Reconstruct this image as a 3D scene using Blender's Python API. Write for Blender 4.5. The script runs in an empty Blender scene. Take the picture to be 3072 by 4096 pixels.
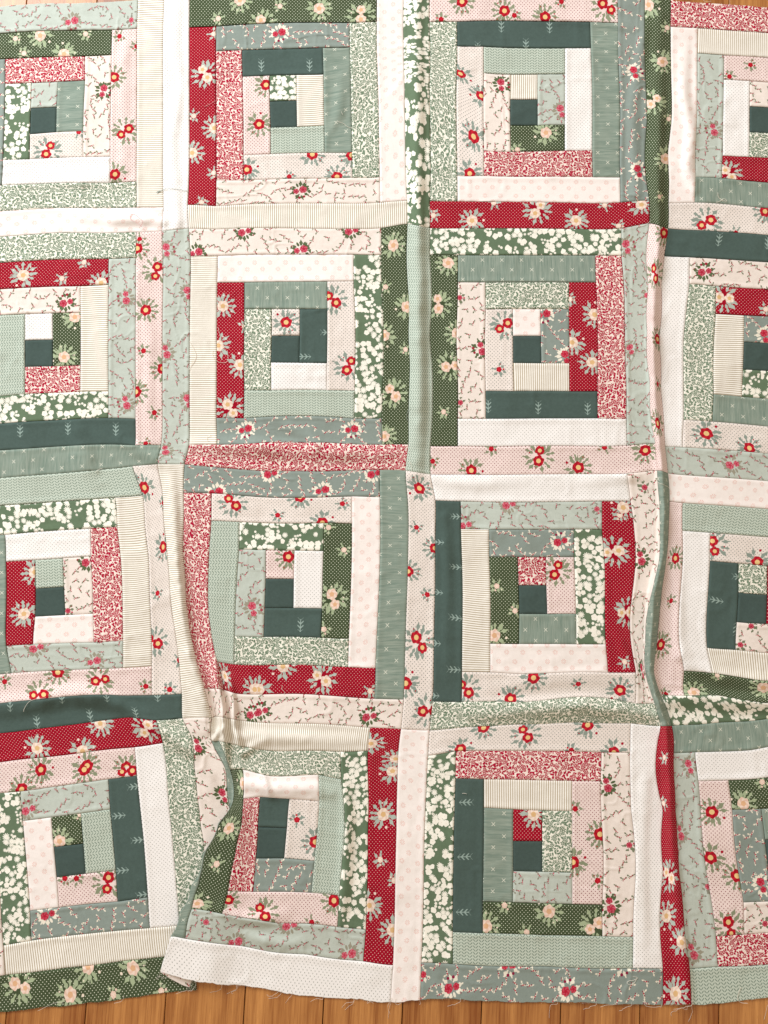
import bpy, math, random
import numpy as np
from mathutils import Vector

random.seed(7)
rng = np.random.RandomState(7)
scene = bpy.context.scene
COL = scene.collection

# ------------------------------------------------------------------ camera
F_PX = 4792.0            # focal length in survey units (frame is 4977 x 6636 of them)
TILT = math.radians(5.0)
DIST = 1.391
CAM = np.array([0.0, -DIST * math.sin(TILT), DIST * math.cos(TILT)])
cam_data = bpy.data.cameras.new("camera")
cam_data.sensor_fit = 'VERTICAL'
cam_data.sensor_height = 36.0
cam_data.lens = 36.0 * F_PX / 6636.0
cam_data.clip_start = 0.02
cam_data.clip_end = 100
cam = bpy.data.objects.new("camera", cam_data)
cam.location = CAM
cam.rotation_euler = (TILT, 0, 0)
COL.objects.link(cam)
scene.camera = cam

# ------------------------------------------------------------------ room light
world = bpy.data.worlds.new("World")
scene.world = world
world.use_nodes = True
bg = world.node_tree.nodes["Background"]
bg.inputs[0].default_value = (1.0, 0.85, 0.685, 1)
bg.inputs[1].default_value = 0.58


def area(name, loc, target, sx, sy, power, color):
    d = bpy.data.lights.new(name, 'AREA')
    d.shape = 'RECTANGLE'
    d.size, d.size_y = sx, sy
    d.energy = power
    d.color = color
    o = bpy.data.objects.new(name, d)
    o.location = loc
    o.rotation_euler = (Vector(target) - Vector(loc)).to_track_quat('-Z', 'Y').to_euler()
    COL.objects.link(o)


area("window_light", (-2.7, 3.0, 2.5), (0.0, 0.0, 0), 2.3, 1.8, 262, (0.86, 0.93, 1.0))
scene.view_settings.view_transform = 'Standard'
scene.view_settings.look = 'None'
scene.view_settings.exposure = 0.0
scene.view_settings.gamma = 1.0


# ------------------------------------------------------------------ survey -> room
def to_world(X, Y, z):
    """point of the room that stands at height z on the sight line of a surveyed point"""
    X = np.asarray(X, float); Y = np.asarray(Y, float)
    xi = (X - 2488.5) / F_PX
    yi = (3318.0 - Y) / F_PX
    dx = xi
    dy = yi * math.cos(TILT) + math.sin(TILT)
    dz = yi * math.sin(TILT) - math.cos(TILT)
    t = (z - CAM[2]) / dz
    return np.stack([CAM[0] + t * dx, CAM[1] + t * dy, CAM[2] + t * dz], -1)


# ------------------------------------------------------------------ helpers
def link(o, parent=None):
    COL.objects.link(o)
    if parent:
        o.parent = parent
    return o


def srgb(h):
    h = h.lstrip('#')
    out = []
    for i in (0, 2, 4):
        c = int(h[i:i + 2], 16) / 255
        out.append(c / 12.92 if c <= 0.04045 else ((c + 0.055) / 1.055) ** 2.4)
    return tuple(out)


class NT:
    """small expression builder for shader node trees"""
    def __init__(s, name, rough=0.9):
        s.mat = bpy.data.materials.new(name)
        s.mat.use_nodes = True
        s.t = s.mat.node_tree
        s.n = s.t.nodes
        s.bsdf = s.n["Principled BSDF"]
        s.bsdf.inputs["Roughness"].default_value = rough
        s.bsdf.inputs["Specular IOR Level"].default_value = 0.12

    def put(s, sock, v):
        if isinstance(v, E):
            s.t.links.new(v.s, sock)
        elif isinstance(v, bpy.types.NodeSocket):
            s.t.links.new(v, sock)
        elif isinstance(v, tuple):
            sock.default_value = v if len(sock.default_value) == len(v) else (*v, 1.0)
        else:
            sock.default_value = v

    def math(s, op, *a):
        n = s.n.new('ShaderNodeMath'); n.operation = op
        for i, v in enumerate(a):
            s.put(n.inputs[i], v)
        return E(s, n.outputs[0])

    def uv(s, name):
        n = s.n.new('ShaderNodeUVMap'); n.uv_map = name
        sp = s.n.new('ShaderNodeSeparateXYZ')
        s.t.links.new(n.outputs[0], sp.inputs[0])
        return E(s, sp.outputs[0]), E(s, sp.outputs[1])

    def vec(s, x, y, z=0.0):
        n = s.n.new('ShaderNodeCombineXYZ')
        s.put(n.inputs[0], x); s.put(n.inputs[1], y); s.put(n.inputs[2], z)
        return n.outputs[0]

    def noise(s, v, scale, detail=2.0, rough=0.5):
        n = s.n.new('ShaderNodeTexNoise')
        s.t.links.new(v, n.inputs['Vector'])
        n.inputs['Scale'].default_value = scale
        n.inputs['Detail'].default_value = detail
        n.inputs['Roughness'].default_value = rough
        return E(s, n.outputs['Fac'])

    def white(s, v):
        n = s.n.new('ShaderNodeTexWhiteNoise'); n.noise_dimensions = '1D'
        s.put(n.inputs['W'], v)
        return E(s, n.outputs['Value'])

    def mix(s, fac, a, b):
        n = s.n.new('ShaderNodeMix'); n.data_type = 'RGBA'
        s.put(n.inputs[0], fac); s.put(n.inputs[6], a); s.put(n.inputs[7], b)
        return n.outputs[2]

    def voronoi(s, x, y, scale, rnd=1.0):
        """nearest cell: local offset (in uv units) and three random numbers"""
        n = s.n.new('ShaderNodeTexVoronoi'); n.voronoi_dimensions = '2D'
        s.t.links.new(s.vec(x, y), n.inputs['Vector'])
        n.inputs['Scale'].default_value = scale
        n.inputs['Randomness'].default_value = rnd
        sp = s.n.new('ShaderNodeSeparateXYZ'); s.t.links.new(n.outputs['Position'], sp.inputs[0])
        sc = s.n.new('ShaderNodeSeparateColor'); s.t.links.new(n.outputs['Color'], sc.inputs[0])
        px, py = E(s, sp.outputs[0]), E(s, sp.outputs[1])
        return x - px, y - py, px, py, [E(s, sc.outputs[i]) for i in range(3)]

    def finish(s, col, bump=None, strength=0.45, dist=0.0005):
        s.put(s.bsdf.inputs["Base Color"], col)
        if bump is not None:
            b = s.n.new('ShaderNodeBump')
            b.inputs['Strength'].default_value = strength
            b.inputs['Distance'].default_value = dist
            s.put(b.inputs['Height'], bump)
            s.t.links.new(b.outputs[0], s.bsdf.inputs['Normal'])
        return s.mat


class E:
    def __init__(s, g, sock): s.g, s.s = g, sock
    def __add__(a, b): return a.g.math('ADD', a, b)
    __radd__ = __add__
    def __sub__(a, b): return a.g.math('SUBTRACT', a, b)
    def __rsub__(a, b): return a.g.math('SUBTRACT', b, a)
    def __mul__(a, b): return a.g.math('MULTIPLY', a, b)
    __rmul__ = __mul__
    def __truediv__(a, b): return a.g.math('DIVIDE', a, b)
    def __neg__(a): return a.g.math('MULTIPLY', a, -1.0)
    def __lt__(a, b): return a.g.math('LESS_THAN', a, b)
    def __gt__(a, b): return a.g.math('GREATER_THAN', a, b)
    def f(a, op, *b): return a.g.math(op, a, *b)
    def abs(a): return a.f('ABSOLUTE')
    def sq(a): return a.f('MULTIPLY', a)
    def frac(a): return a.f('FRACT')
    def floor(a): return a.f('FLOOR')
    def sin(a): return a.f('SINE')


def length(x, y):
    return (x.sq() + y.sq()).f('SQRT')


def weave(g, s, t):
    """slight unevenness of the yarn, used as relief"""
    v = g.vec(s * 4.0, t * 4.0)
    return g.noise(v, 22.0, 3.0) * 0.6 + g.noise(v, 5.0, 2.0) * 0.8


def tint(g, col, s, t, amt=0.05):
    """faint uneven dye"""
    f = g.noise(g.vec(s, t), 9.0, 3.0)
    yarn = g.noise(g.vec(s * 3.0, t * 14.0), 9.0, 2.0) + g.noise(g.vec(s * 14.0, t * 3.0), 9.0, 2.0)
    dark = tuple(c * (1 - amt * 2.2 - 0.05) for c in col)
    return g.mix((f - 0.5) * 1.3 + (yarn - 1.0) * 1.5 + 0.6, dark, tuple(min(1, c * (1 + amt)) for c in col))


def pins(s, t, pitch, rad):
    """staggered pin dots"""
    def one(ox, oy):
        a = ((s / pitch + ox).frac() - 0.5) * pitch
        b = ((t / pitch + oy).frac() - 0.5) * pitch
        return length(a, b) < rad
    return one(0, 0).f('MAXIMUM', one(0.5, 0.5))


# ------------------------------------------------------------------ printed motifs
# the uv map "motif" holds, per printed motif, the cloth position relative to its middle;
# kinds sit 4 apart: 0 flower, 1 pair of flowers, 2 bud, 3 cluster of roses, 4 leafy sprig
def motif_masks(g):
    mx, my = g.uv("motif")
    kind = (mx * 0.25 + 0.5).floor()
    x = mx - kind * 4.0
    y = my
    is_ = [(kind - k).abs() < 0.5 for k in range(5)]

    def pick(vals):
        e = is_[0] * vals[0]
        for k in range(1, 5):
            if vals[k] != 0:
                e = e + is_[k] * vals[k]
        return e
    r = length(x, y)
    n = pick([12.0, 13.0, 7.0, 9.0, 3.0])
    R = pick([.34, .40, .18, .31, .085])
    L = pick([.17, .17, .11, .12, .078])
    W = pick([.066, .066, .05, .07, .030])
    a = y.f('ARCTAN2', x) / (2 * math.pi)
    leaf = None
    for ring in range(2):
        aa = (a + 0.5 + 0.037 * ring) * n + ring * 0.5
        k = aa.floor()
        h = g.white(k + kind * 7.0 + ring * 31.0)
        f = aa - k - 0.5 + (g.white(k * 3.1 + 5.0) - 0.5) * 0.4
        Rk = R * (0.86 + 0.28 * h) if ring == 0 else R * (0.66 + 0.2 * h)
        q = (r - Rk) / L
        lat = f * (2 * math.pi) / n * r + (h - 0.5) * 0.5 * (r - Rk)
        m = (lat.abs() < (1.0 - q.sq()) * W * (0.75 + 0.35 * (q * 5.0 + h * 9).sin()))
        m = m * (q.abs() < 1.0) * (h > (0.2 if ring == 0 else 0.5))
        leaf = m if leaf is None else leaf.f('MAXIMUM', m)
    # thin curved stems
    stem = (y.abs() < 0.006) * is_[4] * (x.abs() < 0.11)

    def flower(cx, cy, rad, ph):
        dx, dy = x - cx, y - cy
        d = length(dx, dy)
        an = dy.f('ARCTAN2', dx)
        rr = rad * (0.90 + 0.15 * (an * 2.5 + ph).sin().abs() + 0.05 * (an * 7.0 + ph * 2 + kind).sin())
        return d < rr, d / rad, an
    f1, d1, a1 = flower(pick([0, -.12, 0, .11, 0]), pick([0, .09, 0, .04, 0]), pick([.205, .19, .095, .14, .024]), 0.3)
    f2, d2, a2 = flower(pick([0, .17, .13, -.14, 0]), pick([0, -.13, .09, -.03, 0]), pick([.001, .165, .035, .105, .001]), 1.7)
    # berries and little buds
    b = None
    for bx, by, br, kinds in [(.30, .22, .026, (0, 1)), (.36, .10, .022, (0, 1)), (-.28, .30, .024, (0, 1)),
                              (-.30, -.30, .045, (0,)), (-.06, .19, .02, (2,)), (-.02, -.29, .05, (3,)),
                              (.15, -.24, .045, (3,)), (-.32, .14, .028, (3,)), (.40, -.08, .03, (3,)),
                              (.06, .03, .021, (4,)), (-.05, -.035, .018, (4,))]:
        m = (length(x - bx, y - by) < br)
        kk = is_[kinds[0]]
        for q_ in kinds[1:]:
            kk = kk + is_[q_]
        m = m * kk
        b = m if b is None else b.f('MAXIMUM', m)
    for lx, ly, la, lr in [(-.10, .21, 2.0, .085), (.02, .26, 1.5, .095), (.14, .24, 1.0, .085), (.26, .15, .4, .08), (-.22, .13, 2.7, .08)]:
        ca, sa = math.cos(la), math.sin(la)
        ex, ey = x - lx, y - ly
        m = ((ex * ca + ey * sa) / lr).sq() + ((ey * ca - ex * sa) / (lr * .5)).sq() < 1.0
        leaf = leaf.f('MAXIMUM', m * is_[3])
    halo = r < pick([.24, .30, .12, 0, 0])
    return dict(leaf=leaf, stem=stem, f1=f1, d1=d1, a1=a1, f2=f2, d2=d2, a2=a2, berry=b, is_=is_, halo=halo, r=r,
                x=x, y=y)


def bouquet_layers(g, col, M, leafc, petal, petal2, centre, berry, stemc=None, leafc2=None):
    col = g.mix(M['leaf'], col, g.mix(M['is_'][3], leafc, leafc2) if leafc2 else leafc)
    if stemc:
        col = g.mix(M['stem'], col, stemc)
    col = g.mix(M['berry'], col, berry)
    for k in (2, 1):
        f, d, a = M['f%d' % k], M['d%d' % k], M['a%d' % k]
        swirl = ((a * 5.0 + d * 6.0).sin() * 0.5 + 0.5) * (d > 0.35)
        col = g.mix(f, col, g.mix(swirl, petal, petal2))
        if centre:
            col = g.mix((d < 0.42) * (1.0 - M['is_'][2]) * (1.0 - M['is_'][3]) * (1.0 - M['is_'][4]), col, centre)
    return col


def fabric_dotted(name, base, dot, pitch, rad, leafc, petal, petal2, centre, berry):
    g = NT(name)
    s, t = g.uv("cloth")
    M = motif_masks(g)
    col = tint(g, base, s, t)
    col = g.mix(pins(s, t, pitch, rad) * (1.0 - M['halo']), col, dot)
    col = bouquet_layers(g, col, M, leafc, petal, petal2, centre, berry)
    return g.finish(col, weave(g, s, t))


def fabric_vine(name, base, leafc, stemc, petal, petal2, berry, leafc2):
    g = NT(name)
    s, t = g.uv("cloth")
    M = motif_masks(g)
    col = tint(g, base, s, t, 0.03)
    col = bouquet_layers(g, col, M, leafc, petal, petal2, None, berry, stemc, leafc2)
    return g.finish(col, weave(g, s, t))


def fabric_plain(name, base, arrows=None):
    g = NT(name)
    s, t = g.uv("cloth")
    col = tint(g, base, s, t, 0.06)
    if arrows:
        mx, my = g.uv("motif")
        ax = mx.abs()
        q = my - ax * 1.0
        band = (((q + 0.24) / 0.145).frac() < 0.42 - ax * 1.2) * (ax < 0.105) * (q.abs() < 0.205)
        stem = (ax < 0.013) * (my.f('ADD', -0.02).abs() < 0.22)
        col = g.mix(band.f('MAXIMUM', stem), col, arrows)
    return g.finish(col, weave(g, s, t))


def fabric_linen(name, base, base2, cross):
    g = NT(name)
    s, t = g.uv("cloth")
    f = g.noise(g.vec(s * 34.0, t * 1.6), 1.0, 3.0, 0.7)
    f2 = g.noise(g.vec(s * 14.0, t * 0.8), 1.0, 2.0)
    col = g.mix((f * 0.8 + f2 * 0.5 - 0.42) * 2.2, base2, base)

    def crosses(ox, oy):
        a = (((s / 0.72) + ox).frac() - 0.5) * 0.72
        b = (((t / 0.72) + oy).frac() - 0.5) * 0.72
        aa, bb = a.abs(), b.abs()
        return ((aa - bb).abs() < 0.013) * (aa < 0.058)
    m = crosses(0, 0).f('MAXIMUM', crosses(0.5, 0.5)).f('MAXIMUM', crosses(0.03, 0.52) * 0.0)
    col = g.mix(m, col, cross)
    return g.finish(col, f * 1.2 + weave(g, s, t) * 0.5, 0.45)


def fabric_herring(name, base, line):
    g = NT(name)
    s, t = g.uv("cloth")
    p = ((s / 0.195).frac() - 0.5).abs() * 0.195
    gap = (p > 0.014) * (p < 0.088)
    q = ((t / 0.098) - p * 9.5)
    seg = (q.frac() - 0.5).abs() < 0.19
    col = g.mix(gap * seg, tint(g, base, s, t, 0.03), line)
    return g.finish(col, weave(g, s, t))


def fabric_ditsy(name, base, fig, fig2):
    """dense small vine print"""
    g = NT(name)
    s, t = g.uv("cloth")
    col = tint(g, base, s, t, 0.02)
    w = g.noise(g.vec(s, t), 7.0, 2.0)
    s2, t2 = s + (w - 0.5) * 0.10, t + (w - 0.5) * 0.07
    dx, dy, px, py, c = g.voronoi(s2, t2, 10.4, 0.85)
    an = c[0] * 6.283
    ca, sa = an.f('COSINE'), an.sin()
    lx, ly = dx * ca + dy * sa, dy * ca - dx * sa
    leaf = (lx / (0.045 + c[1] * 0.022)).sq() + (ly / (0.026 + c[2] * 0.011)).sq() < 1.0
    fx, fy, _, _, c2 = g.voronoi(s + 3.7, t + 1.9, 4.3, 0.9)
    r = length(fx, fy)
    fa = fy.f('ARCTAN2', fx)
    rr = 0.068 * (0.85 + 0.33 * (fa * 5.0 + c2[0] * 6.0).sin())
    flow = (r < rr) * (r > 0.017)
    ring = (r < rr + 0.014)
    vine = ((s * 16.0 + (t * 13.0).sin() * 1.6).sin() * (t * 17.0 + (s * 11.0).sin() * 1.4).sin()).abs() < 0.045
    m = (leaf.f('MAXIMUM', vine) * (1.0 - ring)).f('MAXIMUM', flow)
    col = g.mix(m, col, g.mix(c[2], fig, fig2))
    return g.finish(col, weave(g, s, t))


def fabric_daisy(name, base, petal, shade):
    g = NT(name)
    s, t = g.uv("cloth")
    col = tint(g, base, s, t, 0.05)
    total = None
    for i, (sc, rad, thr) in enumerate([(8.2, 0.050, 0.56), (4.9, 0.106, 0.445)]):
        dx, dy, px, py, c = g.voronoi(s + 5.3 * i, t + 2.9 * i, sc, 0.9)
        gate = g.noise(g.vec(px, py), 1.9, 1.0) > thr
        r = length(dx, dy)
        an = dy.f('ARCTAN2', dx)
        thin = c[0] > 0.55
        npet = thin * 3.0 + 2.5
        depth = thin * 0.42 + 0.16
        rr = rad * (0.80 + c[1] * 0.30) * (1.0 - depth + depth * (an * npet + c[2] * 6.0).sin().abs() * 1.25)
        m = (r < rr) * gate
        eye = (r < 0.012) * gate
        col = g.mix(m, col, g.mix(eye * 0.5, petal, shade))
    return g.finish(col, weave(g, s, t))


def fabric_stripe(name, base, line):
    g = NT(name)
    s, t = g.uv("cloth")
    f = ((s / 0.076).frac() - 0.5).abs() * 2.0
    nz = g.noise(g.vec(s * 3, t * 60.0), 1.0, 2.0)
    m = (f < 0.33 + nz * 0.10)
    col = g.mix(m * 0.82, tint(g, base, s, t, 0.02), line)
    return g.finish(col, weave(g, s, t))


def fabric_cross_dots(name, base, dot):
    g = NT(name)
    s, t = g.uv("cloth")

    def one(ox, oy):
        a = (((s / 0.134) + ox).frac() - 0.5) * 0.134
        b = (((t / 0.134) + oy).frac() - 0.5) * 0.134
        return ((a.abs() - b.abs()).abs() < 0.0055) * (a.abs() < 0.015)
    m = one(0, 0).f('MAXIMUM', one(0.5, 0.5))
    col = g.mix(m, tint(g, base, s, t, 0.015), dot)
    return g.finish(col, weave(g, s, t))


def fabric_snow(name, base, flake):
    g = NT(name)
    s, t = g.uv("cloth")

    def one(ox, oy):
        a = (((s / 0.56) + ox).frac() - 0.5) * 0.56
        b = (((t / 0.56) + oy).frac() - 0.5) * 0.56
        r = length(a, b)
        an = b.f('ARCTAN2', a)
        return ((an * 4.0).sin().abs() > 0.66) * (r < 0.088) * (r > 0.022)
    m = one(0, 0).f('MAXIMUM', one(0.5, 0.42))
    col = g.mix(m * 0.8, tint(g, base, s, t, 0.015), flake)
    return g.finish(col, weave(g, s, t))


RED, RED2 = srgb('#c4162c'), srgb('#8f1022')
MAT = {
    'DT': fabric_plain('dark_teal_cotton', srgb('#50615b'), srgb('#97aaa2')),
    'CT': fabric_plain('plain_teal_cotton', srgb('#4a5a55')),
    'SG': fabric_linen('sage_linen', srgb('#a2ac9e'), srgb('#6f8377'), srgb('#dcdccc')),
    'HB': fabric_herring('mint_herringbone_cotton', srgb('#c8d1c2'), srgb('#7c8c7e')),
    'SF': fabric_ditsy('sage_ditsy_cotton', srgb('#faf5e6'), srgb('#6a7d66'), srgb('#7f917a')),
    'RS': fabric_ditsy('red_ditsy_cotton', srgb('#fae8dc'), srgb('#a80a30'), srgb('#b4183e')),
    'RD': fabric_dotted('red_bouquet_cotton', srgb('#a20a26'), srgb('#f0c0b6'), .125, .0125, srgb('#b3bdb2'),
                        srgb('#f6e3d3'), srgb('#e6cbb9'), srgb('#e0b884'), srgb('#f0d8cc')),
    'GR': fabric_dotted('green_bouquet_cotton', srgb('#49553a'), srgb('#e6e8d2'), .125, .0135, srgb('#aab794'),
                        srgb('#f4dccc'), srgb('#e8c4b0'), srgb('#e2b48c'), srgb('#f0e0cc')),
    'PK': fabric_dotted('pink_rose_cotton', srgb('#f1dcd5'), srgb('#7d2634'), .13, .0165, srgb('#8d9377'),
                        srgb('#c8202f'), srgb('#a01425'), srgb('#ebc88a'), srgb('#b02034')),
    'PW': fabric_dotted('cream_rose_cotton', srgb('#efe3da'), srgb('#667068'), .13, .0150, srgb('#8f9b90'),
                        srgb('#ce2836'), srgb('#a5182a'), srgb('#ebc88a'), srgb('#b02034')),
    'WF': fabric_daisy('green_daisy_cotton', srgb('#6a7d63'), srgb('#faf5e8'), srgb('#d8c8a0')),
    'BF': fabric_vine('pale_blue_vine_cotton', srgb('#c3cabf'), srgb('#8e8b7c'), srgb('#a09a90'),
                      srgb('#bf3a50'), srgb('#d27a86'), srgb('#a04a54'), srgb('#9c9684')),
    'DF': fabric_vine('dusk_vine_cotton', srgb('#8f9a92'), srgb('#ece3d0'), srgb('#d9d3c4'),
                      srgb('#b82038'), srgb('#cc5262'), srgb('#8e2444'), srgb('#f0e8d6')),
    'CF': fabric_vine('cream_vine_cotton', srgb('#f1e4da'), srgb('#7c8268'), srgb('#9a9c86'),
                      srgb('#b22a40'), srgb('#cc6272'), srgb('#a02c3c'), srgb('#5c6847')),
    'ST': fabric_stripe('tan_stripe_cotton', srgb('#fcf7ee'), srgb('#a3906a')),
    'WD': fabric_cross_dots('white_pin_cotton', srgb('#f9f4f0'), srgb('#757b70')),
    'SN': fabric_snow('white_snowflake_cotton', srgb('#faf0ea'), srgb('#e9bfb4')),
}
LABEL = {
    'DT': 'dark teal patch with pale arrows', 'CT': 'plain dark teal centre patch',
    'SG': 'sage green linen patch with tiny crosses', 'HB': 'pale mint herringbone patch',
    'SF': 'cream patch with dense small sage flowers', 'RS': 'cream patch with dense small red flowers',
    'RD': 'red patch with white pin dots and cream flowers', 'GR': 'dark green patch with white pin dots and peach flowers',
    'PK': 'pink patch with dark red pin dots and red flowers', 'PW': 'cream patch with grey pin dots and red flowers',
    'WF': 'green patch covered in white daisies', 'BF': 'pale blue grey patch with rose vines',
    'DF': 'dusky grey green patch with pale vines and roses', 'CF': 'cream patch with rose vines',
    'ST': 'cream and tan striped patch', 'WD': 'white patch with tiny grey crosses',
    'SN': 'white patch with pink snowflakes'}

# ------------------------------------------------------------------ the quilt: 4 x 4 log cabin blocks
# fabrics in sewing order, outwards from the centre: top, right, bottom, left, four rounds
BLOCKS = {
    (0, 0): 'BF SG PW WF RS CF WD DF GR PK SF HB BF ST SN DT',
    (1, 0): 'WF ST HB PK DT SG PW RS DF SF CF RD GR SN ST WD',
    (2, 0): 'ST BF GR CF HB WD RS PW DT SG SN SF PK DF RD WF',
    (3, 0): 'CF HB SF WD PK WF RD BF ST DF SG SN RS CF PW GR',
    (0, 1): 'WD GR RS HB CF ST WF SG RD BF DT PW SF PK SG SN',
    (1, 1): 'PW DT WD SF SG PW HB RD SN WF DF ST CF GR RS BF',
    (2, 1): 'SN DF ST PW SF RD DT CF SG RS WD GR WF BF PK HB',
    (3, 1): 'DF PK WF ST RD HB SG SF CF GR PW WD DT RS BF PK',
    (0, 2): 'HB CF SN RD WD RS BF SG WF ST PK GR HB PW DT RS',
    (1, 2): 'PK WD DT BF WF GR SF HB PW SN RD RS DF SG CF ST',
    (2, 2): 'RS PK SG GR DF WF SN ST BF RD PW DT WD CF SF PW',
    (3, 2): 'SF RD CF DT PW BF ST WD HB DF GR PK SN RS WF SG',
    (0, 3): 'GR HB PK SN BF DT DF WF PK WD ST CF RD SF GR HB',
    (1, 3): 'DT PW DF RS SN HB PK GR SF WF BF SG ST RD WD CF',
    (2, 3): 'RD SF BF SG ST PK GR DT RS CF HB WF PW WD DF SN',
    (3, 3): 'SG WF SN DF GR ST CF PK WD DF RS BF SG PW HB RD',
}
# survey: block -> (u, v, x, y) of seam corners
S = {}
S[0, 0] = '''4 4 200 702|5 4 367 694|5 5 365 857|4 5 195 870|3 3 35 545|6 3 551 522|6 6 540 1018|3 6 20 1037|2 2 -135 390|3 2 35 383
6 2 551 365|7 2 722 357|7 6 714 1015|7 7 714 1187|3 7 12 1200|2 7 -155 1205|7 1 727 195|8 1 888 187|2 1 -130 228|1 1 -300 235
8 8 886 1345|8 7 884 1176|3 8 0 1370|1 8 -330 1380|8 0 895 -3|4 0 210 25|9 8 1060 1343|0 9 -500 1566|0 0 -495 70|3 9 0 1535|5 9 400 1509'''
S[1, 0] = '''0 0 1065 -10|1 0 1230 -14|1 1 1228 178|4 4 1749 658|5 4 1922 652|5 5 1925 822|4 5 1754 827|4 3 1748 490|3 3 1572 497|6 3 2096 482
6 6 2104 990|3 6 1578 1005|5 3 1921 486|2 2 1400 332|3 2 1568 325|6 2 2091 310|7 2 2267 306|7 7 2284 1152|7 6 2281 985|2 7 1403 1168
3 7 1580 1168|2 1 1402 172|7 1 2265 148|8 1 2442 140|8 8 2464 1312|8 7 2461 1148|1 8 1218 1328|2 8 1400 1335|8 0 2443 -30
9 8 2639 1300|1 9 1222 1481|0 9 1052 1497|3 9 1570 1478|5 9 1930 1480|8 9 2471 1478'''
S[2, 0] = '''0 0 2617 -38|1 0 2785 -42|1 1 2784 141|2 1 2962 140|2 2 2964 300|7 1 3824 143|8 1 4005 148|7 2 3829 312|3 2 3134 303|6 2 3661 313
3 3 3136 473|6 3 3661 480|4 4 3307 645|5 4 3484 645|5 5 3484 812|4 5 3307 812|6 6 3661 977|3 6 3137 975|2 7 2964 1140|3 7 3137 1140
7 7 3841 1148|7 6 3838 975|1 8 2786 1303|2 8 2965 1305|8 8 4021 1312|8 7 4018 1150|5 8 3500 1310|8 0 4003 -44|0 5 2623 600|1 5 2784 600
1 9 2787 1478|3 9 3140 1480|5 9 3490 1481|9 8 4208 1299|9 5 4192 800'''
S[3, 0] = '''0 0 4180 -40|1 0 4348 -2|1 1 4346 172|2 1 4523 182|1 8 4333 1315|2 8 4503 1312|1 3 4350 500|1 5 4350 800|1 6 4330 985|2 2 4520 345|3 2 4693 358
3 3 4691 515|4 3 4861 525|4 4 4858 690|4 5 4858 857|4 6 4856 1018|3 6 4683 1010|3 7 4678 1155|2 7 4508 1147|2 4 4518 680
9 0 5724 100|1 9 4330 1480|3 9 4690 1502|9 9 5735 1573'''
S[0, 1] = '''7 1 705 1678|8 1 881 1670|7 2 704 1845|3 1 -5 1704|3 2 -5 1875|6 2 522 1854|3 3 -8 2044|6 3 522 2027|6 6 520 2539|7 6 703 2537
4 4 163 2206|5 4 343 2202|5 5 343 2374|4 5 163 2378|4 3 163 2036|5 3 342 2030|4 6 163 2554|3 6 -10 2569|7 7 702 2709|3 7 -12 2747|5 7 350 2724
8 8 877 2885|5 8 350 2895|3 8 -10 2919|8 7 878 2714|7 8 700 2880|3 9 -10 3099|5 9 330 3072|7 9 690 3040|8 9 860 3021|0 9 -520 3141|8 0 885 1505|2 0 -180 1546'''
S[1, 1] = '''0 0 1052 1497|1 0 1226 1482|1 1 1236 1661|2 1 1410 1658|2 2 1408 1832|7 1 2291 1650|8 1 2471 1652|7 2 2292 1822|7 7 2297 2712|8 7 2476 2712
8 8 2477 2881|9 8 2647 2881|2 7 1403 2708|3 7 1580 2710|3 2 1584 1830|3 3 1584 2002|6 3 2121 2003|6 2 2121 1824|6 6 2119 2529|7 6 2299 2531
3 6 1583 2529|4 6 1758 2530|4 4 1761 2176|5 4 1942 2176|5 5 1939 2351|4 5 1757 2349|4 3 1762 2003|5 3 1943 2003|6 5 2119 2353
1 8 1225 2884|2 8 1406 2882|4 8 1750 2866|6 8 2120 2868|0 9 1022 3008|1 9 1197 3010|2 9 1390 3028|4 9 1740 3055|6 9 2100 3056|8 9 2462 3046|9 9 2629 3050
0 3 1055 2000|0 5 1053 2350|0 8 1045 2885|9 3 2652 2000|9 5 2656 2350|1 7 1229 2705'''
S[2, 1] = '''0 0 2641 1452|1 0 2788 1478|1 1 2787 1652|2 1 2967 1654|2 2 2967 1829|7 1 3858 1655|8 1 4028 1656|7 2 3861 1831|7 7 3873 2711|8 7 4060 2714
3 2 3146 1830|6 2 3688 1830|6 3 3688 2004|3 3 3147 2003|2 7 2967 2714|3 7 3148 2714|6 6 3691 2536|7 6 3871 2535|3 6 3147 2534|4 6 3330 2535
4 4 3325 2178|5 4 3505 2178|5 5 3508 2354|4 5 3326 2352|6 5 3690 2355|4 3 3323 2003|5 3 3503 2003|1 8 2791 2891|2 8 2967 2891|5 8 3500 2889
8 8 4063 2887|9 8 4245 2874|1 9 2791 3074|3 9 3140 3077|5 9 3500 3074|7 9 3878 3072|8 9 4063 3068|9 9 4258 3049|8 0 4026 1480|9 0 4208 1448
9 2 4200 1850|9 4 4193 2150|9 6 4210 2470|1 4 2787 2180|8 4 4050 2200'''
S[3, 1] = '''1 1 4305 1660|2 1 4473 1668|1 2 4286 1850|1 4 4272 2190|1 6 4284 2540|1 8 4310 2893|2 2 4468 1841|3 2 4640 1854|2 7 4430 2721|3 7 4618 2732
3 3 4638 2034|4 3 4823 2044|3 6 4625 2556|4 6 4808 2571|4 4 4821 2216|4 5 4815 2394|5 4 5000 2226|2 8 4426 2899|1 9 4328 3066|3 9 4690 3096|9 9 5760 3172
5 7 5000 2766|5 8 5000 2941|4 1 4830 1690'''
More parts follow.
